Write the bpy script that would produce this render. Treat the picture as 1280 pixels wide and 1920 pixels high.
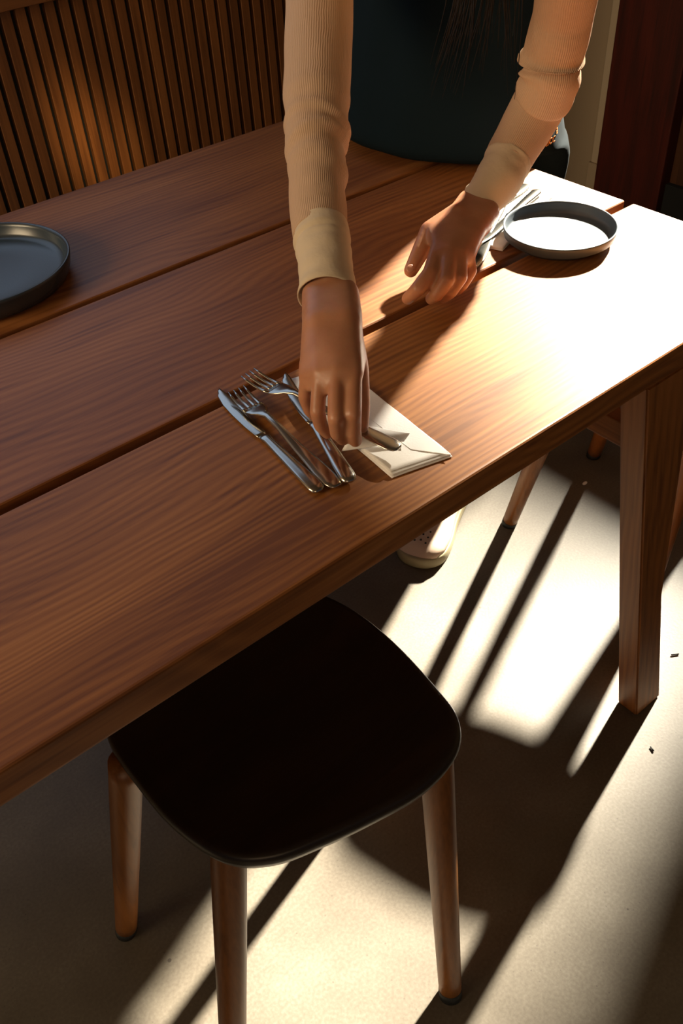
import bpy, bmesh, math, random
from mathutils import Vector, Matrix, noise
random.seed(7)
C = bpy.context.scene
for o in list(bpy.data.objects): bpy.data.objects.remove(o)

# ------------------------------------------------------------------ camera
CAM = Vector((0, 0, 1.29)); F_PX = 1683.0
RX = Vector((0.76873746, 0.46016752, -0.44417178))     # world X in camera axes
RY = Vector((-0.63747442, 0.4952001, -0.59025691))
RZ = Vector((-0.05166315, 0.73690075, 0.67402389))
RM = Matrix((RX, RY, RZ))                              # camera -> world
cd = bpy.data.cameras.new('camera'); cam = bpy.data.objects.new('camera', cd)
C.collection.objects.link(cam); C.camera = cam
cam.matrix_world = Matrix.Translation(CAM) @ RM.to_4x4()
cd.sensor_fit = 'VERTICAL'; cd.sensor_height = 36.0; cd.lens = F_PX / 1920 * 36.0
cd.clip_start = 0.02; cd.clip_end = 60

def W(px, py, z):
    """world point seen at photo pixel (px, py) at height z"""
    d = RM @ Vector((px - 640, -(py - 960), -F_PX))
    return CAM + d * ((z - CAM.z) / d.z)

# ------------------------------------------------------------------ light
C.view_settings.view_transform = 'Standard'; C.view_settings.look = 'None'
C.view_settings.exposure = 0.0; C.view_settings.gamma = 1.0
C.view_settings.use_curve_mapping = False
wd = bpy.data.worlds.new('world'); C.world = wd; wd.use_nodes = True
wd.node_tree.nodes['Background'].inputs[0].default_value = (0.80, 0.86, 1.0, 1)
wd.node_tree.nodes['Background'].inputs[1].default_value = 0.045
SUN_DIR = Vector((-1.5, -0.45, -1.0)).normalized()
sl = bpy.data.lights.new('sun', 'SUN'); sl.energy = 50.0; sl.angle = math.radians(2.7)
sl.color = (1.0, 0.90, 0.72)
so = bpy.data.objects.new('sun', sl); C.collection.objects.link(so)
so.rotation_euler = SUN_DIR.to_track_quat('-Z', 'Y').to_euler(); so.location = (4, 2, 4)

def area(name, loc, target, sx, sy, power, col):
    l = bpy.data.lights.new(name, 'AREA'); l.shape = 'RECTANGLE'; l.size = sx; l.size_y = sy
    l.energy = power; l.color = col
    o = bpy.data.objects.new(name, l); C.collection.objects.link(o); o.location = loc
    o.rotation_euler = (Vector(target) - Vector(loc)).to_track_quat('-Z', 'Y').to_euler()
    return o
area('window_daylight_left', (-2.6, 1.15, 2.0), (0.1, 0.8, 0.7), 1.4, 1.2, 62, (1.0, 0.75, 0.45))
area('window_daylight_front', (-1.6, -1.9, 2.1), (0.3, 0.7, 0.7), 1.4, 1.0, 9, (1.0, 0.66, 0.36))
area('window_daylight_back', (0.35, 1.97, 1.55), (0.3, 0.6, 0.8), 1.5, 0.95, 3.6, (0.58, 0.74, 1.0))
sp = bpy.data.lights.new('reflection_spot', 'SPOT'); sp.energy = 170; sp.spot_size = math.radians(5.6); sp.spot_blend = 1.0  # added spot, stands in for sunlight reflected onto the slats
sp.color = (1.0, 0.66, 0.30); sp.shadow_soft_size = 0.05
spo = bpy.data.objects.new('reflection_spot', sp); C.collection.objects.link(spo); spo.location = (0.2, 0.55, 2.2)

# ------------------------------------------------------------------ materials
def mat(name, col, rough=0.5, metal=0.0, spec=0.5):
    m = bpy.data.materials.new(name); m.use_nodes = True
    b = m.node_tree.nodes['Principled BSDF']
    b.inputs['Base Color'].default_value = (*col, 1); b.inputs['Roughness'].default_value = rough
    b.inputs['Metallic'].default_value = metal; b.inputs['Specular IOR Level'].default_value = spec
    return m
def N(m, t, **kw):
    n = m.node_tree.nodes.new(t)
    for k, v in kw.items(): setattr(n, k, v)
    return n
def L(m, a, b): m.node_tree.links.new(a, b)
def ramp(m, stops):
    r = N(m, 'ShaderNodeValToRGB'); e = r.color_ramp.elements
    while len(e) < len(stops): e.new(0.5)
    for i, (p, c) in enumerate(stops): e[i].position = p; e[i].color = (*c, 1)
    return r
def mapping(m, scale, rot=(0, 0, 0), loc=(0, 0, 0)):
    tc = N(m, 'ShaderNodeTexCoord'); mp = N(m, 'ShaderNodeMapping')
    mp.inputs['Scale'].default_value = scale; mp.inputs['Rotation'].default_value = rot
    mp.inputs['Location'].default_value = loc
    L(m, tc.outputs['Object'], mp.inputs['Vector']); return mp
def math_n(m, op, a, b=None):
    n = N(m, 'ShaderNodeMath', operation=op)
    for i, v in enumerate((a, b)):
        if v is None: continue
        if isinstance(v, (int, float)): n.inputs[i].default_value = v
        else: L(m, v, n.inputs[i])
    return n.outputs[0]

def wood(name, dark, mid, light, axis='X', bands=55.0, warp=0.06, off=0.0, rough=0.47, bump=0.10):
    m = mat(name, mid, rough); b = m.node_tree.nodes['Principled BSDF']
    rot = {'X': (0, 0, 0), 'Z': (0, math.pi / 2, 0), 'L': (0, math.radians(101), 0), 'Y': (0, 0, math.pi / 2)}[axis]
    base = mapping(m, (1, 1, 1), rot, (off, off * 0.37, 0))
    s1 = N(m, 'ShaderNodeVectorMath', operation='MULTIPLY'); s1.inputs[1].default_value = (2.0, 5.5, 5.5)
    L(m, base.outputs[0], s1.inputs[0])
    n1 = N(m, 'ShaderNodeTexNoise'); n1.inputs['Scale'].default_value = 1.0; n1.inputs['Detail'].default_value = 2.0
    L(m, s1.outputs[0], n1.inputs['Vector'])
    s3 = N(m, 'ShaderNodeVectorMath', operation='MULTIPLY'); s3.inputs[1].default_value = (14, 30, 30)
    L(m, base.outputs[0], s3.inputs[0])
    n3 = N(m, 'ShaderNodeTexNoise'); n3.inputs['Scale'].default_value = 1.0; n3.inputs['Detail'].default_value = 2.0
    L(m, s3.outputs[0], n3.inputs['Vector'])
    sep = N(m, 'ShaderNodeSeparateXYZ'); L(m, base.outputs[0], sep.inputs[0])
    y = math_n(m, 'ADD', sep.outputs['Y'], math_n(m, 'MULTIPLY', sep.outputs['Z'], 0.6))
    y = math_n(m, 'ADD', y, math_n(m, 'MULTIPLY', n1.outputs['Fac'], warp * 3.0))
    y = math_n(m, 'ADD', y, math_n(m, 'MULTIPLY', n3.outputs['Fac'], 0.004))
    w = math_n(m, 'SINE', math_n(m, 'MULTIPLY', y, bands * 6.283 / 3.0))
    w = math_n(m, 'ADD', math_n(m, 'MULTIPLY', w, 0.5), 0.5)
    s2 = N(m, 'ShaderNodeVectorMath', operation='MULTIPLY'); s2.inputs[1].default_value = (5, 260, 260)
    L(m, base.outputs[0], s2.inputs[0])
    n2 = N(m, 'ShaderNodeTexNoise'); n2.inputs['Scale'].default_value = 1.0; n2.inputs['Detail'].default_value = 3.0
    L(m, s2.outputs[0], n2.inputs['Vector'])
    s4 = N(m, 'ShaderNodeVectorMath', operation='MULTIPLY'); s4.inputs[1].default_value = (2.5, 11, 11)
    L(m, base.outputs[0], s4.inputs[0])
    n4 = N(m, 'ShaderNodeTexNoise'); n4.inputs['Scale'].default_value = 1.0; n4.inputs['Detail'].default_value = 4.0
    L(m, s4.outputs[0], n4.inputs['Vector'])
    v = math_n(m, 'ADD', math_n(m, 'MULTIPLY', math_n(m, 'MULTIPLY', w, n4.outputs['Fac']), 0.26), math_n(m, 'MULTIPLY', n2.outputs['Fac'], 0.40))
    v = math_n(m, 'ADD', v, math_n(m, 'MULTIPLY', n4.outputs['Fac'], 0.52))
    s5 = N(m, 'ShaderNodeVectorMath', operation='MULTIPLY'); s5.inputs[1].default_value = (4.5, 75, 75)
    L(m, base.outputs[0], s5.inputs[0])
    n5 = N(m, 'ShaderNodeTexNoise'); n5.inputs['Scale'].default_value = 1.0; n5.inputs['Detail'].default_value = 1.0
    L(m, s5.outputs[0], n5.inputs['Vector'])
    st = math_n(m, 'MAXIMUM', math_n(m, 'SUBTRACT', n5.outputs['Fac'], 0.60), 0.0)
    v = math_n(m, 'SUBTRACT', math_n(m, 'SUBTRACT', v, 0.055), math_n(m, 'MULTIPLY', st, 1.1))
    r = ramp(m, [(0.30, dark), (0.55, mid), (0.80, light)])
    L(m, v, r.inputs[0]); L(m, r.outputs[0], b.inputs['Base Color'])
    bp = N(m, 'ShaderNodeBump'); bp.inputs['Strength'].default_value = bump; bp.inputs['Distance'].default_value = 0.002
    L(m, v, bp.inputs['Height']); L(m, bp.outputs[0], b.inputs['Normal'])
    return m

TD, TM, TL = (0.175, 0.058, 0.013), (0.34, 0.130, 0.030), (0.50, 0.215, 0.058)
M_plank = [wood('table_wood_front', TD, TM, TL, off=0.0, bands=330, warp=0.05),
           wood('table_wood_middle', (0.16, 0.050, 0.013), (0.29, 0.104, 0.027), (0.41, 0.165, 0.048), off=3.1, bands=260, warp=0.05),
           wood('table_wood_back', (0.16, 0.050, 0.014), (0.29, 0.108, 0.030), (0.42, 0.175, 0.056), off=7.7, bands=280, warp=0.05)]
M_leg = wood('table_leg_wood', TD, TM, (0.40, 0.15, 0.05), axis='L', bands=300, warp=0.02)
M_rail = wood('table_rail_wood', TD, TM, TL, axis='Y', bands=80)
M_stool_leg = wood('stool_leg_wood', (0.15, 0.052, 0.012), (0.26, 0.095, 0.020), (0.35, 0.135, 0.032), axis='Z', bands=60, warp=0.01, rough=0.38)
M_slat = wood('slat_wood', (0.16, 0.06, 0.018), (0.27, 0.105, 0.03), (0.36, 0.15, 0.045), axis='Z', bands=60, warp=0.02, off=1.3, rough=0.5)
M_rail_top = wood('panel_rail_wood', (0.16, 0.06, 0.018), (0.25, 0.10, 0.03), (0.33, 0.14, 0.045), bands=60, rough=0.5)
M_slatback = mat('slat_backing_black', (0.008, 0.010, 0.011), 0.8)
M_seat = wood('dark_seat', (0.012, 0.008, 0.006), (0.020, 0.012, 0.008), (0.035, 0.020, 0.012), bands=60, rough=0.36, bump=0.05)
M_redwood = wood('red_door_wood', (0.035, 0.006, 0.003), (0.075, 0.009, 0.004), (0.10, 0.015, 0.006), axis='Z', bands=40, rough=0.5)
M_brown = wood('brown_door_wood', (0.06, 0.022, 0.008), (0.09, 0.034, 0.012), (0.12, 0.05, 0.018), axis='Z', bands=40, rough=0.5)
M_wall = mat('beige_plaster', (0.42, 0.33, 0.23), 0.85)
M_trim = mat('cream_trim', (0.55, 0.45, 0.33), 0.7)
M_ceil = mat('ceiling_paint', (0.25, 0.2, 0.15), 0.9)
M_steel = mat('polished_steel', (0.52, 0.50, 0.45), 0.19, 1.0)
M_rubber = mat('black_rubber', (0.012, 0.014, 0.015), 0.6)
M_nail = mat('fingernail', (0.56, 0.27, 0.18), 0.35)
M_slate = mat('slate_glaze', (0.030, 0.045, 0.062), 0.27, 0, 0.7)
M_slate2 = mat('grey_glaze', (0.060, 0.076, 0.092), 0.46, 0, 0.6)
M_hair = mat('dark_hair', (0.012, 0.007, 0.004), 0.6, 0, 0.2)
M_denim = mat('navy_apron', (0.004, 0.010, 0.014), 0.95, 0, 0.12)
M_black = mat('black_trousers', (0.005, 0.008, 0.010), 0.95, 0, 0.12)
M_print = mat('orange_print', (0.55, 0.19, 0.03), 0.7)

def skin():
    m = mat('skin', (0.50, 0.235, 0.135), 0.42); b = m.node_tree.nodes['Principled BSDF']
    b.inputs['Subsurface Weight'].default_value = 0.4; b.inputs['Subsurface Radius'].default_value = (1, 0.3, 0.12)
    b.inputs['Subsurface Scale'].default_value = 0.011
    mp = mapping(m, (1, 1, 1)); n = N(m, 'ShaderNodeTexNoise'); n.inputs['Scale'].default_value = 38; n.inputs['Detail'].default_value = 4
    L(m, mp.outputs[0], n.inputs['Vector'])
    r = ramp(m, [(0.3, (0.39, 0.17, 0.09)), (0.7, (0.48, 0.23, 0.13))]); L(m, n.outputs['Fac'], r.inputs[0])
    L(m, r.outputs[0], b.inputs['Base Color'])
    n2 = N(m, 'ShaderNodeTexNoise'); n2.inputs['Scale'].default_value = 420; L(m, mp.outputs[0], n2.inputs['Vector'])
    bp = N(m, 'ShaderNodeBump'); bp.inputs['Strength'].default_value = 0.15; bp.inputs['Distance'].default_value = 0.0006
    L(m, n2.outputs['Fac'], bp.inputs['Height']); L(m, bp.outputs[0], b.inputs['Normal'])
    return m
M_skin = skin()

def cloth(name, col, ribs=0.0, fine=300, strength=0.3, trans=0.0):
    m = mat(name, col, 0.85, 0, 0.2); b = m.node_tree.nodes['Principled BSDF']
    mp = mapping(m, (1, 1, 1)); n = N(m, 'ShaderNodeTexNoise'); n.inputs['Scale'].default_value = fine; n.inputs['Detail'].default_value = 3
    L(m, mp.outputs[0], n.inputs['Vector']); h = n.outputs['Fac']
    if ribs:                                              # crinkled ribs run along the sleeve: UV.x goes round it
        uv = N(m, 'ShaderNodeUVMap'); s = N(m, 'ShaderNodeSeparateXYZ'); L(m, uv.outputs[0], s.inputs[0])
        nn = N(m, 'ShaderNodeTexNoise'); nn.inputs['Scale'].default_value = 45; L(m, mp.outputs[0], nn.inputs['Vector'])
        u = math_n(m, 'ADD', math_n(m, 'MULTIPLY', s.outputs['X'], ribs * 6.283), math_n(m, 'MULTIPLY', nn.outputs['Fac'], 7.0))
        w = math_n(m, 'ADD', math_n(m, 'MULTIPLY', math_n(m, 'SINE', u), 0.5), 0.5)
        h = math_n(m, 'ADD', math_n(m, 'MULTIPLY', h, 0.4), w)
    bp = N(m, 'ShaderNodeBump'); bp.inputs['Strength'].default_value = strength; bp.inputs['Distance'].default_value = 0.0012
    L(m, h, bp.inputs['Height']); L(m, bp.outputs[0], b.inputs['Normal'])
    return m
M_sleeve = cloth('cream_crinkle_cotton', (0.55, 0.37, 0.245), ribs=90, strength=0.35)
M_cuff = cloth('cream_cuff_cotton', (0.64, 0.52, 0.37), ribs=0, fine=220, strength=0.4)
M_napkin = cloth('white_paper', (0.84, 0.82, 0.80), fine=500, strength=0.15)
M_shoe = mat('shoe_leather', (0.62, 0.47, 0.36), 0.6)
M_sole = mat('shoe_sole', (0.30, 0.26, 0.15), 0.6)

def concrete():
    m = mat('concrete', (0.5, 0.45, 0.38), 0.38); b = m.node_tree.nodes['Principled BSDF']
    mp = mapping(m, (1, 1, 1))
    n = N(m, 'ShaderNodeTexNoise'); n.inputs['Scale'].default_value = 7; n.inputs['Detail'].default_value = 6
    f = N(m, 'ShaderNodeTexNoise'); f.inputs['Scale'].default_value = 220; f.inputs['Detail'].default_value = 3
    L(m, mp.outputs[0], n.inputs['Vector']); L(m, mp.outputs[0], f.inputs['Vector'])
    v = math_n(m, 'ADD', math_n(m, 'MULTIPLY', n.outputs['Fac'], 0.6), math_n(m, 'MULTIPLY', f.outputs['Fac'], 0.4))
    r = ramp(m, [(0.34, (0.095, 0.080, 0.061)), (0.52, (0.128, 0.110, 0.086)), (0.68, (0.165, 0.147, 0.12))]); L(m, v, r.inputs[0])
    vo = N(m, 'ShaderNodeTexVoronoi'); vo.inputs['Scale'].default_value = 16; L(m, mp.outputs[0], vo.inputs['Vector'])
    pit = math_n(m, 'LESS_THAN', vo.outputs['Distance'], 0.045)
    vo2 = N(m, 'ShaderNodeTexVoronoi'); vo2.inputs['Scale'].default_value = 60; L(m, mp.outputs[0], vo2.inputs['Vector'])
    pit2 = math_n(m, 'LESS_THAN', vo2.outputs['Distance'], 0.07)
    pp = math_n(m, 'MAXIMUM', pit, math_n(m, 'MULTIPLY', pit2, 0.5))
    mx = N(m, 'ShaderNodeMix', data_type='RGBA'); L(m, pp, mx.inputs['Factor'])
    L(m, r.outputs[0], mx.inputs[6]); mx.inputs[7].default_value = (0.06, 0.05, 0.04, 1)
    L(m, mx.outputs[2], b.inputs['Base Color'])
    bp = N(m, 'ShaderNodeBump'); bp.inputs['Strength'].default_value = 0.12; bp.inputs['Distance'].default_value = 0.002
    L(m, math_n(m, 'SUBTRACT', v, pp), bp.inputs['Height']); L(m, bp.outputs[0], b.inputs['Normal'])
    return m
M_floor = concrete()

# ------------------------------------------------------------------ mesh helpers
def obj(name, bm, m, parent=None, smooth=True, loc=None):
    bmesh.ops.recalc_face_normals(bm, faces=bm.faces)
    me = bpy.data.meshes.new(name); bm.to_mesh(me); bm.free()
    for p in me.polygons: p.use_smooth = smooth
    me.materials.append(m)
    o = bpy.data.objects.new(name, me); C.collection.objects.link(o)
    if loc is not None:                      # geometry is in world space: put the origin at loc
        me.transform(Matrix.Translation(-Vector(loc))); o.location = loc
    if parent is not None:
        o.parent = parent; o.matrix_parent_inverse = parent.matrix_world.inverted()
    return o
def thing(name, label, cat, loc=(0, 0, 0), rz=0.0, group=None):
    o = bpy.data.objects.new(name, None); C.collection.objects.link(o); o.empty_display_size = 0.05
    o.matrix_world = Matrix.Translation(Vector(loc)) @ Matrix.Rotation(rz, 4, 'Z')
    tag(o, label, cat, group); return o
def tag(o, label, cat, group=None):
    o['label'] = label; o['category'] = cat
    if group: o['group'] = group
    return o
def struct(name, bm, m, parent=None, smooth=False):
    o = obj(name, bm, m, parent, smooth)
    if parent is None: o['kind'] = 'structure'
    return o
def add_box(bm, x0, x1, y0, y1, z0, z1, bev=0.0):
    b2 = bmesh.new(); bmesh.ops.create_cube(b2, size=1)
    for v in b2.verts:
        v.co = Vector((x0 + (v.co.x + .5) * (x1 - x0), y0 + (v.co.y + .5) * (y1 - y0), z0 + (v.co.z + .5) * (z1 - z0)))
    if bev: bmesh.ops.bevel(b2, geom=b2.edges[:], offset=bev, segments=3, profile=0.6, affect='EDGES')
    merge(bm, b2)
def merge(bm, b2):
    me = bpy.data.meshes.new('tmp'); b2.to_mesh(me); b2.free(); bm.from_mesh(me); bpy.data.meshes.remove(me)
def loft(bm, rings, cap=True, uv=False):
    vr = [[bm.verts.new(p) for p in r] for r in rings]; n = len(rings[0]); fs = []
    lay = bm.loops.layers.uv.verify() if uv else None
    for i in range(len(vr) - 1):
        for k in range(n):
            k2 = (k + 1) % n
            f = bm.faces.new((vr[i][k], vr[i][k2], vr[i + 1][k2], vr[i + 1][k]))
            if uv:
                us = (k / n, (k + 1) / n, (k + 1) / n, k / n); vs = (i, i, i + 1, i + 1)
                for l, u, v in zip(f.loops, us, vs): l[lay].uv = (u, v / len(vr))
    if cap: bm.faces.new(vr[0][::-1]); bm.faces.new(vr[-1])
    return vr
def frame(t):
    t = t.normalized(); a = Vector((0, 0, 1)) if abs(t.z) < .9 else Vector((0, 1, 0))
    u = t.cross(a).normalized(); return u, t.cross(u).normalized()
def ring(c, u, v, ru, rv, n=24, p=2.0):
    out = []
    for k in range(n):
        a = 2 * math.pi * k / n; ca, sa = math.cos(a), math.sin(a)
        s = (abs(ca) ** p + abs(sa) ** p) ** (-1 / p)
        out.append(c + u * (ru * ca * s) + v * (rv * sa * s))
    return out
def catmull(P, sub):
    out = []
    for i in range(len(P) - 1):
        p0, p1, p2, p3 = P[max(i - 1, 0)], P[i], P[i + 1], P[min(i + 2, len(P) - 1)]
        for k in range(sub):
            t = k / sub
            out.append(0.5 * ((2 * p1) + (p2 - p0) * t + (2 * p0 - 5 * p1 + 4 * p2 - p3) * t * t + (3 * p1 - p0 - 3 * p2 + p3) * t ** 3))
    out.append(P[-1]); return out
def tube(bm, pts, rads, n=20, sub=6, cap=True, p=2.0):
    PP = catmull([Vector((*q, r)) for q, r in zip(pts, rads)] if False else [Vector(q) for q in pts], sub)
    RR = catmull([Vector((r, 0, 0)) for r in rads], sub)
    rs = []; u = None
    for i, c in enumerate(PP):
        t = (PP[min(i + 1, len(PP) - 1)] - PP[max(i - 1, 0)]).normalized()
        if u is None: u, v = frame(t)
        else:
            u = (u - t * u.dot(t)).normalized(); v = t.cross(u)
        rs.append(ring(c, u, v, RR[i].x, RR[i].x, n, p))
    loft(bm, rs, cap); return rs
def prism(bm, poly, axis_y0, axis_y1):                    # poly in XZ, extruded along Y (each end a function)
    a = [bm.verts.new((x, axis_y0(z), z)) for x, z in poly]; b = [bm.verts.new((x, axis_y1(z), z)) for x, z in poly]
    n = len(poly); bm.faces.new(a); bm.faces.new(b[::-1])
    for i in range(n): bm.faces.new((a[i], b[i], b[(i + 1) % n], a[(i + 1) % n]))

# ------------------------------------------------------------------ the room
bm = bmesh.new(); add_box(bm, -3.2, 2.5, -2.6, 2.9, -0.1, 0.0); struct('floor', bm, M_floor)
bm = bmesh.new(); add_box(bm, -3.2, 2.6, -2.6, 2.9, 2.75, 2.85); struct('ceiling', bm, M_ceil)
bm = bmesh.new(); add_box(bm, -3.2, 1.56, 1.80, 1.90, 0, 1.06); add_box(bm, -3.2, 1.56, 1.80, 1.90, 2.06, 2.75)
add_box(bm, -3.2, -0.45, 1.80, 1.90, 1.06, 2.06); add_box(bm, 1.15, 1.56, 1.80, 1.90, 1.06, 2.06); struct('wall_back', bm, M_wall)
bm = bmesh.new()
for a in ((-0.45, -0.40, 1.06, 2.06), (1.10, 1.15, 1.06, 2.06), (-0.40, 1.10, 1.06, 1.09), (-0.40, 1.10, 2.02, 2.06)): add_box(bm, a[0], a[1], 1.82, 1.88, a[2], a[3])
struct('window_1', bm, M_brown)
bm = bmesh.new(); add_box(bm, 1.46, 1.56, 1.90, 2.80, 0, 2.75); add_box(bm, 1.46, 2.6, 2.80, 2.90, 0, 2.75); struct('wall_alcove', bm, M_wall)
# right wall: beige beyond the door, glazed opening in the door through which the sun comes
bm = bmesh.new()
add_box(bm, 2.5, 2.6, 1.80, 2.80, 0, 2.75); add_box(bm, 2.5, 2.6, -2.6, 0.42, 0, 2.75)
add_box(bm, 2.5, 2.6, 0.42, 1.80, 2.30, 2.75); struct('wall_right', bm, M_wall)
bm = bmesh.new(); add_box(bm, 2.485, 2.60, 1.772, 1.80, 0.10, 2.30, 0.003); struct('trim_1', bm, M_trim)
bm = bmesh.new(); add_box(bm, 2.478, 2.60, 1.766, 1.806, 0.0, 0.10, 0.003); struct('trim_2', bm, M_wall)
bm = bmesh.new(); add_box(bm, 2.47, 2.60, 1.52, 1.766, 0.0, 2.30, 0.004); add_box(bm, 2.47, 2.60, 0.42, 0.52, 0, 2.30, 0.004)
add_box(bm, 2.47, 2.60, 0.52, 1.52, 2.22, 2.30, 0.004); struct('trim_3', bm, M_redwood)
DZ0, DZ1, DY0, DY1 = 0.78, 2.20, 0.72, 1.42
bm = bmesh.new()
add_box(bm, 2.52, 2.57, 0.52, 1.52, 0.10, DZ0); add_box(bm, 2.52, 2.57, 0.52, 1.52, DZ1, 2.22)
add_box(bm, 2.52, 2.57, 0.52, DY0, DZ0, DZ1); add_box(bm, 2.52, 2.57, DY1, 1.52, DZ0, DZ1)
struct('door_1', bm, M_brown)
bm = bmesh.new(); add_box(bm, 2.50, 2.58, 0.50, 1.54, 0.0, 0.10, 0.003); struct('trim_4', bm, M_slatback)

# unseen blockers added outside the door to trim and soften the sun
bm = bmesh.new(); add_box(bm, 5.6, 5.8, -3.0, 1.80, 0, 5.6); struct('sun_blocker_side', bm, M_wall)
bm = bmesh.new(); add_box(bm, 5.6, 5.8, 1.80, 4.6, 4.195, 5.6); struct('sun_blocker_top', bm, M_wall)
bm = bmesh.new(); add_box(bm, 5.6, 5.8, 1.80, 4.6, 0, 3.03); struct('sun_blocker_low', bm, M_wall)

# slatted panel on the back wall
pn = thing('slatted_panel', 'vertical wooden slat panel with dark gaps on the wall behind the table', 'wall panel', (0.2, 1.79, 0))
bm = bmesh.new(); add_box(bm, -1.6, 1.45, 1.769, 1.798, 0.02, 0.95); obj('backing_board', bm, M_slatback, pn, False)
bm = bmesh.new(); x = -1.59
while x < 1.44:
    add_box(bm, x, x + 0.0190, 1.757, 1.7695, 0.02, 0.905, 0.0010); x += 0.0283
obj('slats', bm, M_slat, pn, False)
bm = bmesh.new(); add_box(bm, -1.6, 1.45, 1.742, 1.798, 0.905, 1.05, 0.003); obj('top_rail', bm, M_rail_top, pn, False)

# ------------------------------------------------------------------ dining table
TZ = 0.75; TT = 0.036; TX0, TX1 = -0.95, 1.053
tb = thing('dining_table', 'long brown wooden plank dining table lit by sun at its right end', 'table', (0.05, 0.87, 0))
for i, (y0, y1) in enumerate(((0.429, 0.684), (0.697, 0.979), (0.989, 1.311))):
    bm = bmesh.new(); add_box(bm, TX0, TX1, y0, y1, TZ - TT, TZ, 0.0035)
    obj('plank', bm, M_plank[i], tb, False)
LEG = [(0.750, 0.714), (0.889, 0.0), (0.953, 0.0), (0.883, 0.300), (0.858, 0.545), (0.842, 0.714)]
def leg_bm(mx, my):
    bm = bmesh.new()
    poly = [(x if not mx else 0.103 - x, z) for x, z in LEG]
    f0 = lambda z: 0.403 + 0.026 * z / 0.714; f1 = lambda z: f0(z) + 0.038
    if my: prism(bm, poly, lambda z: 1.740 - f0(z), lambda z: 1.740 - f1(z))
    else: prism(bm, poly, f0, f1)
    bmesh.ops.recalc_face_normals(bm, faces=bm.faces)
    bmesh.ops.bevel(bm, geom=bm.edges[:], offset=0.0025, segments=2, affect='EDGES')
    return bm
for mx in (0, 1):
    for my in (0, 1): obj('leg', leg_bm(mx, my), M_leg, tb, False)
for s in (0, 1):
    xa, xb = ((0.820, 0.846), (-0.743, -0.717))[s]
    bm = bmesh.new(); add_box(bm, xa, xb, 0.462, 1.278, 0.560, 0.597, 0.003); obj('stretcher', bm, M_rail, tb, False)
    bm = bmesh.new(); add_box(bm, xa - 0.03, xb + 0.0, 0.468, 1.272, 0.660, 0.7138, 0.003); obj('crossbeam', bm, M_rail, tb, False)

# ------------------------------------------------------------------ stools
SO = [(.125, .620), (.122, .555), (.126, .486), (.145, .425), (.180, .392), (.230, .374), (.285, .360), (.345, .350), (.400, .358), (.432, .386), (.443, .430),
      (.452, .515), (.448, .590), (.428, .645), (.385, .678), (.320, .690), (.250, .694), (.190, .688), (.145, .665)]
SC = Vector((0.288, 0.525, 0))
def smooth_closed(P, sub=5):
    out = []; n = len(P)
    for i in range(n):
        p0, p1, p2, p3 = (Vector(P[(i + k) % n]) for k in (-1, 0, 1, 2))
        for k in range(sub):
            t = k / sub
            out.append(0.5 * ((2 * p1) + (p2 - p0) * t + (2 * p0 - 5 * p1 + 4 * p2 - p3) * t * t + (3 * p1 - p0 - 3 * p2 + p3) * t ** 3))
    return out
def make_stool():
    t = thing('stool', 'dark seated wooden stool tucked under the near side of the table', 'stool', SC, 0, 'round legged stools')
    ol = smooth_closed(SO); cx, cy = SC.x, SC.y
    prof = [(0.30, .416), (0.80, .420), (0.93, .428), (0.985, .436), (1.0, .446), (0.993, .453), (0.975, .4565), (0.94, .4565), (0.88, .454), (0.75, .449), (0.5, .444), (0.25, .442), (0.02, .4415)]
    bm = bmesh.new(); rings = []
    for s, z in prof:
        rings.append([Vector((cx + (p.x - cx) * s, cy + (p.y - cy) * s, z - 0.010 * ((p.x - cx) * s / .16) ** 2 * 0 )) for p in ol])
    loft(bm, rings); obj('seat', bm, M_seat, t)
    for (bx, by), (tx, ty) in (((.060, .655), (.130, .600)), ((.062, .388), (.168, .455)), ((.349, .298), (.402, .392)), ((.402, .600), (.400, .610))):
        bm = bmesh.new(); b = Vector((bx, by, 0.012)); tp = Vector((tx, ty, 0.432))
        tube(bm, [b, b.lerp(tp, .3), b.lerp(tp, .7), tp], [.0152, .0165, .0186, .0194], 20, 4)
        lg = obj('leg', bm, M_stool_leg, t)
        bm = bmesh.new(); d = (tp - b).normalized(); tube(bm, [b - d * 0.0122, b + d * 0.003], [.0153, .0156], 20, 1)
        obj('foot_pad', bm, M_rubber, lg)
    return t
st1 = make_stool()
def copy_tree(o, parent=None):
    c = o.copy(); C.collection.objects.link(c)
    if parent: c.parent = parent; c.matrix_parent_inverse = o.matrix_parent_inverse.copy()
    for ch in list(o.children): copy_tree(ch, c)
    return c
st2 = copy_tree(st1)
a2 = math.radians(-158)
lb = Matrix.Rotation(a2, 3, 'Z') @ (Vector((.349, .298, 0)) - SC)
st2.location = Vector((1.081, 0.862, 0)) - lb; st2.rotation_euler = (0, 0, a2)
st2['label'] = 'stool beyond the right end of the table, only its round legs show on the floor'

# ------------------------------------------------------------------ plates
def plate(name, label, c, r, h, m, foot=0.84):
    t = None; bm = bmesh.new()
    prof = [(0.02, 0.004), (foot * .80, 0.0035), (foot * .84, 0.0), (foot * .90, 0.0), (foot * .97, 0.0035), (0.972, h * .45), (0.995, h * .85), (1.0, h * .97), (0.99, h), (0.967, h * .985), (0.955, h * .85), (0.935, h * .55), (0.91, h * .42), (0.85, h * .38), (0.5, h * .36), (0.2, h * .36), (0.02, h * .36)]
    loft(bm, [[Vector((c[0] + r * s * math.cos(2 * math.pi * k / 96), c[1] + r * s * math.sin(2 * math.pi * k / 96), TZ + z)) for k in range(96)] for s, z in prof])
    return tag(obj(name, bm, m, loc=(c[0], c[1], TZ)), label, 'plate')
plate('plate', 'larger dark slate plate at the left end of the table in the shade', (0.2935, 1.124), 0.1188, 0.030, M_slate, 0.96)
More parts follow.
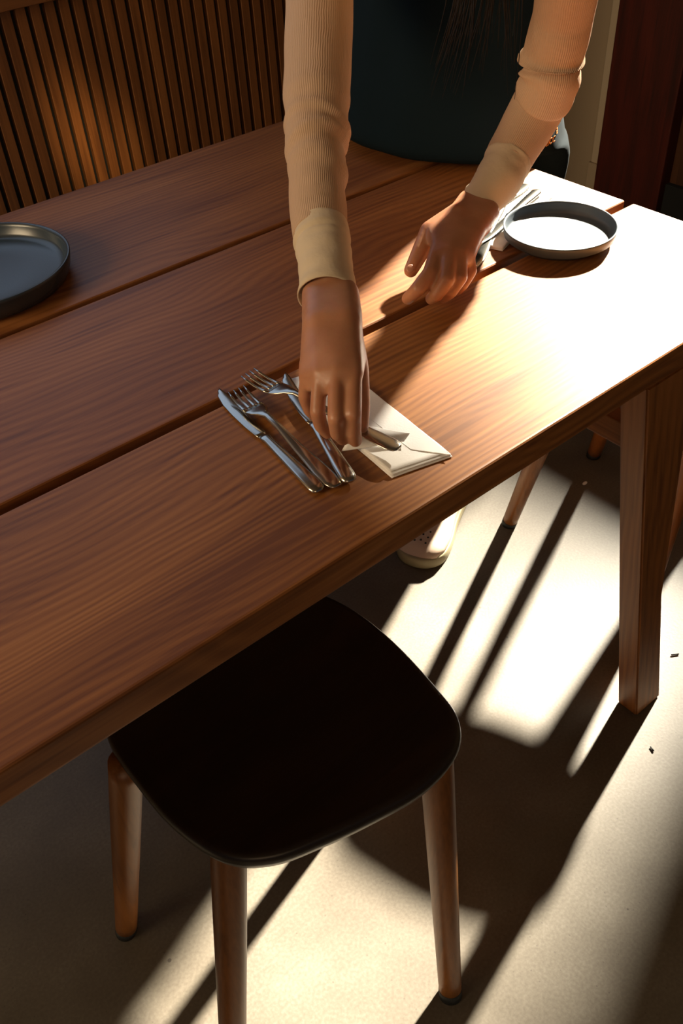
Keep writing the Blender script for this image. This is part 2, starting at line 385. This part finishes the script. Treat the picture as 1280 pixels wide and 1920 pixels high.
plate('plate', 'small grey side plate in full sun near the right end of the table', (0.896, 0.683), 0.0725, 0.022, M_slate2, 0.86)

# ------------------------------------------------------------------ cutlery
def cut_ring(y, w, th, z, n=14, p=2.4):
    return ring(Vector((0, y, z)), Vector((1, 0, 0)), Vector((0, 0, 1)), w, th, n, p)
def place(o, a, b):
    a, b = Vector(a), Vector(b); y = (b - a).normalized(); x = y.cross(Vector((0, 0, 1))).normalized(); z = x.cross(y)
    m = Matrix((x, y, z)).transposed().to_4x4(); m.translation = a; o.matrix_world = m
def fork(label, a, b, flip=False):
    Lf = (Vector(b) - Vector(a)).length; t = thing('fork', label, 'fork')
    s = Lf / 0.2; bm = bmesh.new()
    prof = [(0, .0035, .0010, .0012), (.002, .0068, .0014, .0014), (.010, .0092, .0016, .0016), (.03, .0088, .0017, .0018), (.07, .0056, .0020, .004), (.11, .0034, .0024, .009), (.132, .0034, .0022, .010), (.142, .0060, .0017, .0088), (.150, .0098, .0013, .0066), (.158, .0114, .0012, .0046), (.164, .0118, .0011, .0036)]
    loft(bm, [cut_ring(y * s, w, th, z) for y, w, th, z in prof]); obj('handle', bm, M_steel, t)
    bm = bmesh.new()
    for i in range(4):
        x0 = (-.0091 + i * .00607)
        loft(bm, [ring(Vector((x0 * f, y * s, z)), Vector((1, 0, 0)), Vector((0, 0, 1)), w, th, 8, 2.3) for y, w, th, z, f in
                  ((.160, .0026, .0011, .0042, 1), (.168, .0021, .0011, .0032, 1.02), (.180, .0017, .0011, .0034, 1.03), (.192, .0014, .0010, .0056, 1.03), (.200, .0007, .0006, .0078, 1.0))])
    obj('tines', bm, M_steel, t)
    if flip:
        for ch in t.children: ch.data.transform(Matrix.Translation((0, 0, .0112)) @ Matrix.Rotation(math.pi, 4, 'Y'))
    place(t, a, b); return t
def knife(label, a, b, roll=0.0):
    Lf = (Vector(b) - Vector(a)).length; t = thing('table_knife', label, 'knife'); s = Lf / 0.2
    bm = bmesh.new()
    prof = [(0, .0030, .0012, .0030), (.002, .0062, .0022, .0032), (.008, .0080, .0029, .0034), (.03, .0076, .0030, .0034), (.07, .0060, .0028, .0034), (.092, .0050, .0026, .0034), (.097, .0058, .0026, .0034), (.102, .0052, .0018, .0030)]
    loft(bm, [cut_ring(y * s, w, th, z) for y, w, th, z in prof]); obj('handle', bm, M_steel, t)
    bm = bmesh.new(); rs = []
    for y, xl, xr in ((.100, -.0050, .0048), (.108, -.0066, .0052), (.125, -.0082, .0056), (.150, -.0088, .0058), (.172, -.0080, .0058), (.188, -.0050, .0056), (.197, -.0008, .0046), (.2005, .0026, .0034)):
        c = Vector(((xl + xr) / 2, y * s, .0026)); rs.append(ring(c, Vector((1, 0, 0)), Vector((0, 0, 1)), (xr - xl) / 2, .0009, 12, 2.0))
    loft(bm, rs); obj('blade', bm, M_steel, t)
    place(t, a, b); return t
knife('steel knife lying leftmost of the loose cutlery on the table', (0.357, 0.505, TZ + .0004), (0.379, 0.707, TZ + .0004))
fork('steel fork lying face up on top of the leftmost knife', (0.3735, 0.499, TZ + .0024), (0.388, 0.682, TZ + .0046))
knife('steel knife with its blade on the napkin corner and handle on bare wood', (0.384, 0.493, TZ + .0036), (0.444, 0.676, TZ + .0052))
fork('steel fork held in the right hand above the other cutlery', W(748, 843, TZ + .016), W(466, 710, TZ + .014))

# napkins
def napkin(label, cs, z, layers=4, flap=None):
    t = thing('napkin', label, 'napkin', (*cs[0], z)); bm = bmesh.new()
    c0 = [Vector((x, y, 0)) for x, y in cs]
    n, mg = 22, 30
    for l in range(layers):
        ins = 0.0008 * l; vs = {}
        ctr = sum(c0, Vector()) / 4
        q = [c + (ctr - c).normalized() * ins * (1 + (l % 2)) for c in c0]
        for side in (0, 1):
            for i in range(n + 1):
                for j in range(mg + 1):
                    u, v = i / n, j / mg
                    p = q[0].lerp(q[1], u).lerp(q[3].lerp(q[2], u), v)
                    h = 0.0006 * noise.noise(Vector((p.x * 40, p.y * 40, l * 3.1)))
                    vs[side, i, j] = bm.verts.new((p.x, p.y, z + 0.0011 * l + side * 0.0009 + h + 0.0008))
        for side in (0, 1):
            for i in range(n):
                for j in range(mg):
                    bm.faces.new((vs[side, i, j], vs[side, i + 1, j], vs[side, i + 1, j + 1], vs[side, i, j + 1]))
        for i in range(n):
            for j in (0, mg): bm.faces.new((vs[0, i, j], vs[0, i + 1, j], vs[1, i + 1, j], vs[1, i, j]))
        for j in range(mg):
            for i in (0, n): bm.faces.new((vs[0, i, j], vs[0, i, j + 1], vs[1, i, j + 1], vs[1, i, j]))
    obj('folded_sheet', bm, M_napkin, t, True)
    return t
def cone_flap(t, pts, apex_h):                              # raised pointed fold
    bm = bmesh.new(); A, B, Cc, D = (Vector(p) for p in pts); n = 14; rows = []
    for i in range(n + 1):
        row = []
        for j in range(n + 1):
            u, v = i / n, j / n
            p = A.lerp(B, u).lerp(D.lerp(Cc, u), v)
            p.z += apex_h * math.sin(math.pi * v) * (1 - u) ** 0.8 + 0.0004 * noise.noise(p * 90)
            row.append(p)
        rows.append(row)
    top = [[bm.verts.new(p) for p in r] for r in rows]; bot = [[bm.verts.new(p - Vector((0, 0, .0005))) for p in r] for r in rows]
    for i in range(n):
        for j in range(n):
            bm.faces.new((top[i][j], top[i + 1][j], top[i + 1][j + 1], top[i][j + 1])); bm.faces.new((bot[i][j], bot[i][j + 1], bot[i + 1][j + 1], bot[i + 1][j]))
    for i in range(n):
        for j in (0, n): bm.faces.new((top[i][j], top[i + 1][j], bot[i + 1][j], bot[i][j]))
    for j in range(n):
        for i in (0, n): bm.faces.new((top[i][j], top[i][j + 1], bot[i][j + 1], bot[i][j]))
    return obj('pointed_fold', bm, M_napkin, t, True)
nk = napkin('folded white napkin under the hand that holds the fork', [(.437, .672), (.503, .655), (.4815, .460), (.419, .476)], TZ)
zt = TZ + .0055
cone_flap(nk, [W(640, 846, zt + .001), W(757, 827, zt + .004), W(768, 812, zt + .010), W(684, 797, zt + .010)], .006)
fb = bmesh.new(); fz = TZ + .0056
fp = [W(690, 727, fz), W(843, 852, fz), W(770, 842, fz), W(676, 772, fz)]
tv = [fb.verts.new(p) for p in fp]; bv_ = [fb.verts.new(p - Vector((0, 0, .0006))) for p in fp]
fb.faces.new(tv); fb.faces.new(bv_[::-1])
for k in range(4): fb.faces.new((tv[k], bv_[k], bv_[(k + 1) % 4], tv[(k + 1) % 4]))
obj('top_fold', fb, M_napkin, nk, False)
napkin('white napkin under the cutlery beyond the small grey plate', [(.992, .775), (.975, .838), (.800, .775), (.822, .712)], TZ, 3)
knife('steel knife on the napkin beside the small grey plate', (.982, .793, TZ + .005), (.800, .738, TZ + .005))
fork('steel fork on the far edge of the napkin under the left sleeve', (.990, .822, TZ + .0045), (.800, .770, TZ + .0045))
knife('steel knife lying under the left hand of the person', (.915, .800, TZ + .0045), (.757, .700, TZ + .0010))

# ------------------------------------------------------------------ the person
pr = thing('person', 'person in cream crinkled shirt and dark apron leaning over the table to lay cutlery', 'person', (1.15, 1.02, 0))
def sph(c, r, seg=16):
    b = bmesh.new(); bmesh.ops.create_uvsphere(b, u_segments=seg, v_segments=seg // 2 + 2, radius=r)
    bmesh.ops.translate(b, verts=b.verts, vec=c); return b
def hull(bm, items, seg=16):
    b = bmesh.new()
    for c, r in items: merge(b, sph(Vector(c), r, seg))
    res = bmesh.ops.convex_hull(b, input=b.verts)
    dead = [g for g in set(res['geom_interior'] + res['geom_unused']) if isinstance(g, bmesh.types.BMVert)]
    bmesh.ops.delete(b, geom=dead, context='VERTS'); merge(bm, b)
def chain(bm, pts, rads):
    for (a, ra), (b_, rb) in zip(list(zip(pts, rads))[:-1], list(zip(pts, rads))[1:]): hull(bm, [(a, ra), (b_, rb)])

body = bmesh.new()
# right arm and hand (the hand above the cutlery)
R_sh, R_el, R_wr = Vector((.775, .985, 1.15)), W(590, 195, .945), W(620, 548, .853)
chain(body, [R_sh, W(597, -90, 1.045), W(598, 0, 1.01), W(596, 100, .975), R_el, R_el.lerp(R_wr, .35), R_wr], [.030, .027, .026, .024, .021, .019, .0208])
hull(body, [(W(598, 552, .852), .018), (W(641, 552, .852), .018), (W(600, 610, .849), .0175), (W(645, 606, .850), .0180)])
RK = {'pinky': (W(575, 704, .824), .0080), 'ring': (W(600, 700, .832), .0090), 'middle': (W(630, 697, .835), .0096), 'index': (W(662, 700, .832), .0096)}
hull(body, [(W(598, 600, .850), .0165), (W(645, 600, .850), .0170), *RK.values()])
hull(body, [(W(643, 620, .846), .016), RK['index'], (W(668, 668, .828), .010)])
for nm, pts, rr in (('pinky', [RK['pinky'][0], W(571, 745, .800), W(580, 770, .783), W(594, 784, .772)], [.0070, .0066, .0060, .0054]),
                    ('ring', [RK['ring'][0], W(595, 772, .806), W(601, 797, .787), W(613, 812, .774)], [.0073, .0074, .0069, .0060]),
                    ('middle', [RK['middle'][0], W(629, 784, .810), W(632, 812, .788), W(643, 824, .772)], [.0076, .0077, .0071, .0062]),
                    ('index', [RK['index'][0], W(661, 776, .811), W(662, 808, .790), W(666, 826, .774)], [.0084, .0083, .0076, .0066])):
    chain(body, pts, rr)
hull(body, [(W(574, 722, .815), .0062), (W(598, 722, .822), .0070), RK['pinky'], RK['ring']])
hull(body, [(W(598, 724, .822), .0070), (W(629, 724, .826), .0074), RK['ring'], RK['middle']])
hull(body, [(W(629, 724, .826), .0074), (W(660, 724, .824), .0076), RK['middle'], RK['index']])
chain(body, [W(650, 615, .843), W(670, 690, .812), W(677, 760, .785), W(677, 800, .773)], [.015, .0110, .0090, .0074])
# left arm and hand (the open hand by the small plate)
L_sh, L_el, L_wr = W(1090, -300, 1.19), W(1034, 115, .943), W(897, 378, .808)
chain(body, [L_sh, W(1080, -130, 1.10), W(1060, 0, 1.02), W(1048, 61, .982), L_el, W(1012, 203, .891), W(964, 290, .845), L_wr], [.030, .027, .025, .022, .018, .018, .0208])
hull(body, [(W(880, 380, .808), .017), (W(912, 398, .806), .017), (W(855, 415, .812), .0165), (W(893, 425, .806), .0165)])
LK = {'index': (W(824, 462, .808), .0110), 'middle': (W(844, 472, .810), .0108), 'ring': (W(862, 476, .806), .0100), 'pinky': (W(877, 478, .800), .0092)}
hull(body, [(W(858, 408, .813), .0165), (W(893, 420, .807), .0165), *LK.values()])
hull(body, [(W(850, 410, .811), .015), (W(815, 430, .806), .0120), LK['index']])
for nm, pts, rr in (('index', [LK['index'][0], W(808, 512, .796), W(784, 541, .784), W(764, 560, .764)], [.0106, .0100, .0088, .0074]),
                    ('middle', [LK['middle'][0], W(838, 524, .794), W(818, 552, .776), W(808, 560, .763)], [.0098, .0094, .0084, .0072]),
                    ('ring', [LK['ring'][0], W(862, 520, .790), W(845, 547, .774), W(832, 558, .762)], [.0092, .0088, .0078, .0068]),
                    ('pinky', [LK['pinky'][0], W(883, 508, .784), W(868, 534, .772), W(857, 546, .761)], [.0078, .0070, .0064, .0056])):
    chain(body, pts, rr)
hull(body, [(W(819, 480, .805), .0088), (W(842, 487, .805), .0086), LK['index'], LK['middle']])
hull(body, [(W(842, 490, .804), .0086), (W(862, 490, .801), .0082), LK['middle'], LK['ring']])
hull(body, [(W(862, 490, .801), .0082), (W(879, 488, .795), .0072), LK['ring'], LK['pinky']])
chain(body, [W(858, 405, .810), W(806, 434, .804), W(787, 474, .790), W(770, 507, .777)], [.0160, .0128, .0108, .0086])
# trunk, neck, head, legs
chain(body, [(1.24, 1.13, .90), (1.20, 1.12, .98), (1.08, 1.06, 1.08), (.95, .98, 1.15), (.86, .865, 1.23)], [.110, .095, .095, .080, .045])
hull(body, [(R_sh, .045), (L_sh, .045), ((.93, .92, 1.13), .075)])
hull(body, [((.79, .80, 1.315), .078), ((.755, .765, 1.265), .050), ((.83, .82, 1.33), .080)])
hull(body, [((.722, .742, 1.285), .008), ((.735, .755, 1.31), .010)])                     # nose
for s in (-1, 1):
    w = Vector((.25, -.97, 0)) * .088 * s
    an = Vector((1.045, 1.020, .085)) if s > 0 else Vector((1.205, 1.135, .085))
    chain(body, [Vector((1.145, 1.105, .82)) + w * .8, Vector((1.15, 1.08, .48)) + w * .9, an], [.065, .052, .032])
    hull(body, [(an - Vector((0, 0, .03)), .028), (an + (Vector((-.09, -.05, -.045)) if s > 0 else Vector((-.10, 0, -.045))), .018)])
    hull(body, [(Vector((.815, .81, 1.31)) + Vector((.83, -.56, 0)) * .078 * s, .016), (Vector((.815, .81, 1.285)) + Vector((.83, -.56, 0)) * .076 * s, .009)])
bo = obj('body', body, M_skin, pr)
md = bo.modifiers.new('remesh', 'REMESH'); md.mode = 'VOXEL'; md.voxel_size = 0.0016; md.use_smooth_shade = True
ms = bo.modifiers.new('smooth', 'SMOOTH'); ms.factor = 0.5; ms.iterations = 11
dg = bpy.context.evaluated_depsgraph_get(); dg.update()
me = bpy.data.meshes.new_from_object(bo.evaluated_get(dg)); bo.modifiers.clear(); bo.data = me
if not me.materials: me.materials.append(M_skin)
sm = bmesh.new(); sm.from_mesh(me)                        # even out the backs of the hands and the wrists
for cs in ((W(620, 555, .853), W(622, 625, .850)), (W(893, 390, .808), W(868, 430, .812))):
    for rad, it in ((.040, 22), (.030, 14)):
        vs = [v for v in sm.verts if min((v.co - c).length for c in cs) < rad]
        for _ in range(it): bmesh.ops.smooth_vert(sm, verts=vs, factor=0.5, use_axis_x=True, use_axis_y=True, use_axis_z=True)
sm.to_mesh(me); sm.free()
for p in me.polygons: p.use_smooth = True

# sleeves: edges read across the arm, wrinkles as bulges
def sleeve(name, sec, m, close_end=False, wr=(), sub=8, thick=0.0012, seed=0, ends=False):
    """sec: list of (left px, right px, z at axis); wr: (t, width, amount)"""
    P = []; RR = []
    for (l, r, z) in sec:
        c = W((l[0] + r[0]) / 2, (l[1] + r[1]) / 2, z); a = W(*l, z); b = W(*r, z)
        view = (c - CAM).normalized()
        d = (W((l[0]), (l[1]), z) - c); dist = (c - CAM).length
        px = math.hypot(l[0] - r[0], l[1] - r[1]) / 2; ang = 1.0
        depth = -(RM.transposed() @ (c - CAM)).z
        P.append(c); RR.append(Vector((px * depth / F_PX, 0, 0)))
    PP = catmull(P, sub); RV = catmull(RR, sub); n = 72; rings = []; u = None; N_ = len(PP)
    for i, c in enumerate(PP):
        t = (PP[min(i + 1, N_ - 1)] - PP[max(i - 1, 0)]).normalized()
        if u is None: u, v = frame(t)
        else: u = (u - t * u.dot(t)).normalized(); v = t.cross(u)
        tt = i / (N_ - 1); rg = []
        for k in range(n):
            a = 2 * math.pi * k / n; dr = 0
            for (wt, ww, wa, wph, wtilt) in wr:
                q = (tt - wt - wtilt * math.cos(a - wph)) / ww
                dr += wa * (math.exp(-q * q) - 0.6 * math.exp(-((q - 1.5) ** 2))) * (0.65 + 0.35 * math.cos(a - wph))
            dr += 0.0012 * noise.noise(Vector((math.cos(a) * 1.5, math.sin(a) * 1.5, tt * 9 + seed)))
            R_ = RV[i].x + dr
            rg.append(c + (u * math.cos(a) + v * math.sin(a)) * R_)
        rings.append(rg)
    bm = bmesh.new()
    inner = []
    for rg, c in zip(rings, PP): inner.append([p + (c - p).normalized() * thick for p in rg])
    loft(bm, rings + inner[::-1], cap=False, uv=True)
    return obj(name, bm, m, pr)
S = 240
sR = [((515, -260), (668, -260), 1.135), ((530, -90), (664, -90), 1.045), ((535, 0), (662, 0), 1.01), ((532, 100), (660, 100), .975), ((531, 160), (657, 160), .957), ((533, 215), (654, 215), .941),
      ((534, 262), (650, 262), .926), ((539, 320), (648, 320), .908), ((543, 400), (650, 400), .885), ((549, 445), (652, 440), .875)]
sleeve('right_sleeve', sR, M_sleeve, wr=((.62, .020, .0045, 0, .02), (.70, .020, .0042, 1.0, -.02), (.78, .022, .003, .5, .015), (.50, .03, .0018, 2, .03)), sub=14, seed=1)
sleeve('right_cuff', [((549, 440), (654, 425), .877), ((553, 462), (657, 448), .872), ((556, 485), (659, 470), .867), ((561, 525), (663, 510), .858), ((561, 568), (666, 540), .849)], M_cuff,
       wr=((.22, .05, .002, 0, .0), (.95, .08, .002, 1, .05)), sub=8, seed=5)
sL = [((1010, -300), (1190, -300), 1.19), ((1010, -130), (1150, -130), 1.10), ((1002, 0), (1118, 0), 1.02), ((990, 60), (1106, 62), .982), ((980, 105), (1092, 118), .950), ((974, 150), (1083, 168), .922),
      ((957, 195), (1058, 206), .893), ((936, 238), (1033, 247), .870), ((914, 280), (1004, 296), .848), ((905, 300), (990, 317), .840)]
sleeve('left_sleeve', sL, M_sleeve, wr=((.445, .020, .0075, 2.5, .008), (.52, .022, .0045, 3.4, -.012), (.60, .025, .0026, 2.0, .02)), sub=14, seed=9)
sleeve('left_cuff', [((908, 293), (996, 311), .842), ((902, 306), (988, 325), .837), ((889, 330), (974, 352), .828), ((877, 350), (950, 378), .818), ((874, 353), (930, 402), .808)], M_cuff,
       wr=((.1, .06, .001, 0, .0), (.95, .08, .0018, 1, .05)), sub=8, seed=13)

# dark top and apron over the trunk: sections from hem to shoulders
def torso(name, secs, m, n=64, fold=0.004, seed=0, p=2.3):
    rings = []; K = catmull([Vector((x, y, z)) for x, y, z, *_ in secs], 6); 
    A = catmull([Vector((a, b, ang)) for *_, a, b, ang in secs], 6)
    for i, (c, q) in enumerate(zip(K, A)):
        u = Vector((math.cos(q.z), math.sin(q.z), 0)); v = Vector((-math.sin(q.z), math.cos(q.z), 0)); rg = ring(c, u, v, q.x, q.y, n, p)
        rings.append([pt + (pt - c).normalized() * fold * noise.noise(Vector((k * .35, c.z * 5, seed))) for k, pt in enumerate(rg)])
    bm = bmesh.new(); loft(bm, rings); return obj(name, bm, m, pr)
# angle = direction of the body's width axis
AW = math.radians(-66)
A9 = math.radians(-92)
torso('shirt', [(1.15, 1.11, .84, .16, .10, A9), (1.12, 1.10, .96, .160, .11, A9), (1.10, 1.09, 1.06, .170, .11, A9), (1.07, 1.08, 1.12, .145, .10, math.radians(-60)), (.93, .94, 1.19, .11, .075, math.radians(-40)), (.88, .88, 1.22, .055, .05, math.radians(-36))], M_black)
ap = torso('apron', [(1.150, 1.085, .40, .180, .088, A9), (1.148, 1.085, .60, .188, .090, A9), (1.148, 1.085, .735, .205, .090, A9), (1.080, 1.085, .765, .214, .170, A9), (1.07, 1.085, .82, .208, .160, A9), (1.07, 1.09, .90, .188, .130, A9), (1.09, 1.09, .985, .178, .125, A9), (1.08, 1.08, 1.06, .178, .120, math.radians(-80)), (1.0, 1.02, 1.11, .135, .110, math.radians(-52))], M_denim, p=2.0)
ANK = {1: Vector((1.045, 1.020, .085)), -1: Vector((1.205, 1.135, .085))}
for s in (-1, 1):
    w = Vector((.25, -.97, 0)) * .088 * s; bm = bmesh.new()
    tube(bm, [Vector((1.145, 1.105, .82)) + w * .8, Vector((1.15, 1.08, .48)) + w * .9, ANK[s]], [.072, .066, .052], 28, 8)
    obj('trouser_leg', bm, M_black, pr)
# shoes
def shoe(heel, toe, name='shoe'):
    heel, toe = Vector(heel), Vector(toe); d = (toe - heel); Ls = d.length; d.normalize(); s = Vector((-d.y, d.x, 0))
    def sec(t, w, z0, z1, n=32, pp=2.6):
        c = heel + d * (t * Ls) + Vector((0, 0, (z0 + z1) / 2)); return ring(c, s, Vector((0, 0, 1)), w, (z1 - z0) / 2, n, pp)
    prof = [(0, .012), (.02, .024), (.08, .034), (.25, .037), (.5, .042), (.72, .052), (.85, .052), (.93, .043), (.98, .027), (1.0, .010)]
    bm = bmesh.new(); pts = []
    for t, w in prof: pts.append(heel + d * (t * Ls) - s * w)
    for t, w in prof[::-1]: pts.append(heel + d * (t * Ls) + s * w)
    ol = smooth_closed([(p.x, p.y) for p in pts], 3); c = (heel + toe) / 2
    so_ = bmesh.new(); loft(so_, [[Vector((c.x + (p.x - c.x) * k, c.y + (p.y - c.y) * k, z)) for p in ol] for k, z in ((.96, 0.0005), (1.0, .004), (1.01, .010), (1.0, .024), (.97, .027))])
    up = bmesh.new(); rs = []
    hz = lambda t: .085 if t < .35 else (.085 - (t - .35) * .085 if t < .75 else .051 - (t - .75) * .06)
    for t, w in prof: rs.append(sec(t, w * .95, .010, max(hz(t), .03) - (.012 if t > .97 else 0)))
    loft(up, rs); u = obj(name, up, M_shoe, pr); obj('sole', so_, M_sole, u)
    return u, heel, d, s, Ls
SW = Vector((.25, -.97, 0)) * .088
shoe((1.245, 1.135, 0), (.975, 1.135, 0))
u, hl, dd, ss, Ls = shoe((1.095, 1.020, 0), (.850, .905, 0))
bm = bmesh.new()
for i in range(5):
    for j in range(3):
        t = .76 + .05 * j; w = (i - 2) * .0115
        c = hl + dd * (t * Ls + .004 * (i % 2)) + ss * w; c.z = .051 - (t - .75) * .06 - abs(w) * .12 - (w / .045) ** 2 * .006
        b2 = sph(c, .0024, 10); merge(bm, b2)
obj('perforations', bm, M_rubber, u)

# orange script on the left hip of the apron
from mathutils.bvhtree import BVHTree
bv = BVHTree.FromPolygons([v.co for v in ap.data.vertices], [p.vertices[:] for p in ap.data.polygons])
def on_apron(px, py):
    d = (W(px, py, .5) - CAM).normalized(); return bv.ray_cast(CAM, d)[:2]
for txt, px, py, sz in (('acc', 1030, 263, .019), ('a', 1042, 243, .019)):
    h, n_ = on_apron(px, py)
    if h is None: continue
    cu = bpy.data.curves.new('lettering', 'FONT'); cu.body = txt; cu.size = sz; cu.extrude = .0004; cu.shear = .35
    cu.align_x = 'CENTER'; cu.align_y = 'CENTER'
    to = bpy.data.objects.new('tmp_text', cu); C.collection.objects.link(to); dg.update()
    dg2 = bpy.context.evaluated_depsgraph_get(); tm = bpy.data.meshes.new_from_object(to.evaluated_get(dg2))
    bpy.data.objects.remove(to)
    hx = on_apron(px - 8, py + 5)[0]; hx2 = on_apron(px + 4, py - 2)[0]
    x = ((hx2 - hx) if hx and hx2 else RM @ Vector((1, .3, 0))).normalized(); x = (x - n_ * x.dot(n_)).normalized()
    y = n_.cross(x); M = Matrix((x, y, n_)).transposed().to_4x4(); M.translation = h + n_ * .0012
    tm.transform(M); tm.materials.clear(); tm.materials.append(M_print)
    tobj = bpy.data.objects.new('lettering', tm); C.collection.objects.link(tobj); tobj.parent = ap; tobj.matrix_parent_inverse = (pr.matrix_world).inverted() @ pr.matrix_world
    tobj.matrix_parent_inverse = ap.matrix_world.inverted()
    tobj['label'] = 'orange script lettering on the apron'

# long hair hanging beside the left arm
bm = bmesh.new()
for i in range(60):
    a = random.random(); b = random.gauss(0, 1)
    p0 = Vector((.80 + .05 * a, .84 + .02 * b, 1.33)); ex = W(965 - random.random() ** 1.3 * 160, random.uniform(60, 190), 0.955 + random.random() * .04)
    mid = p0.lerp(ex, .55) + Vector((.03, -.01, -.05))
    tube(bm, [p0, mid, ex], [.0011, .0009, .0002], 5, 5)
obj('hair', bm, M_hair, pr)
bm = bmesh.new(); hull(bm, [((.80, .81, 1.335), .088), ((.85, .84, 1.33), .088), ((.87, .86, 1.27), .06)]); obj('hair', bm, M_hair, pr)
# blouse over the shoulders, and the face
bm = bmesh.new(); hull(bm, [(R_sh, .060), (L_sh, .060), ((.93, .92, 1.13), .088), ((.97, .97, 1.08), .09)], 28)
obj('blouse', bm, M_cuff, pr)
hv = BVHTree.FromPolygons([v.co for v in bo.data.vertices], [p.vertices[:] for p in bo.data.polygons])
HC = Vector((.79, .80, 1.305)); fd = Vector((-.62, -.62, -.30)).normalized(); sd = fd.cross(Vector((0, 0, 1))).normalized(); ud = sd.cross(fd)
def on_face(a, b): return hv.ray_cast(HC + fd * .3 + sd * a + ud * b, -fd)[0]
def dab(name, c, ra, rb, rc, m):
    b = sph(Vector((0, 0, 0)), 1.0, 14)
    bmesh.ops.transform(b, verts=b.verts, matrix=Matrix.Translation(c) @ Matrix((sd * ra, ud * rb, fd * rc)).transposed().to_4x4()); return obj(name, b, m, pr)
for k in (-1, 1):
    c = on_face(.030 * k, .012)
    if c: dab('eye', c, .012, .006, .004, M_napkin); dab('iris', c + fd * .002, .005, .005, .003, M_hair)
    c = on_face(.031 * k, .030)
    if c: dab('eyebrow', c, .015, .003, .003, M_hair)
c = on_face(0, -.048)
if c: dab('lips', c, .020, .006, .005, M_nail)
# thumbnail
for (c, w, r) in ((W(769, 503, .7865), (.9, 0, 0), .0052),):
    b = sph(Vector((0, 0, 0)), 1.0, 14); n_ = (CAM - c).normalized(); tdir = (W(771, 508, .777) - W(788, 475, .790)).normalized()
    x = tdir.cross(n_).normalized(); n_ = x.cross(tdir)
    bmesh.ops.transform(b, verts=b.verts, matrix=Matrix.Translation(c) @ Matrix((x * .0042, tdir * .0052, n_ * .0009)).transposed().to_4x4())
    obj('fingernail', b, M_nail, pr)

# ------------------------------------------------------------------ crumbs on the floor
bm = sph(Vector((0, 0, 0)), 1.0, 10)
c = W(1096, 906, 0.003); bmesh.ops.transform(bm, verts=bm.verts, matrix=Matrix.Translation(c) @ Matrix.Diagonal((.007, .004, .003, 1)))
tag(obj('paper_scrap', bm, M_napkin), 'tiny white scrap on the floor in the faint stool leg shadow', 'scrap')
for (a, b_, lab) in (((1225, 1408), (1219, 1400), 'short dark splinter on the floor right of the table leg foot'), ((1272, 1226), (1258, 1228), 'dark crumb on the floor right of the table leg, higher up')):
    bm = bmesh.new(); tube(bm, [W(*a, .002), W(*b_, .002)], [.0014, .0012], 8, 1); tag(obj('splinter', bm, M_rubber), lab, 'splinter')

# aim the added reflection spot at the slats
tgt = Vector((.76, 1.75, .645)); spo.rotation_euler = (tgt - spo.location).to_track_quat('-Z', 'Y').to_euler()
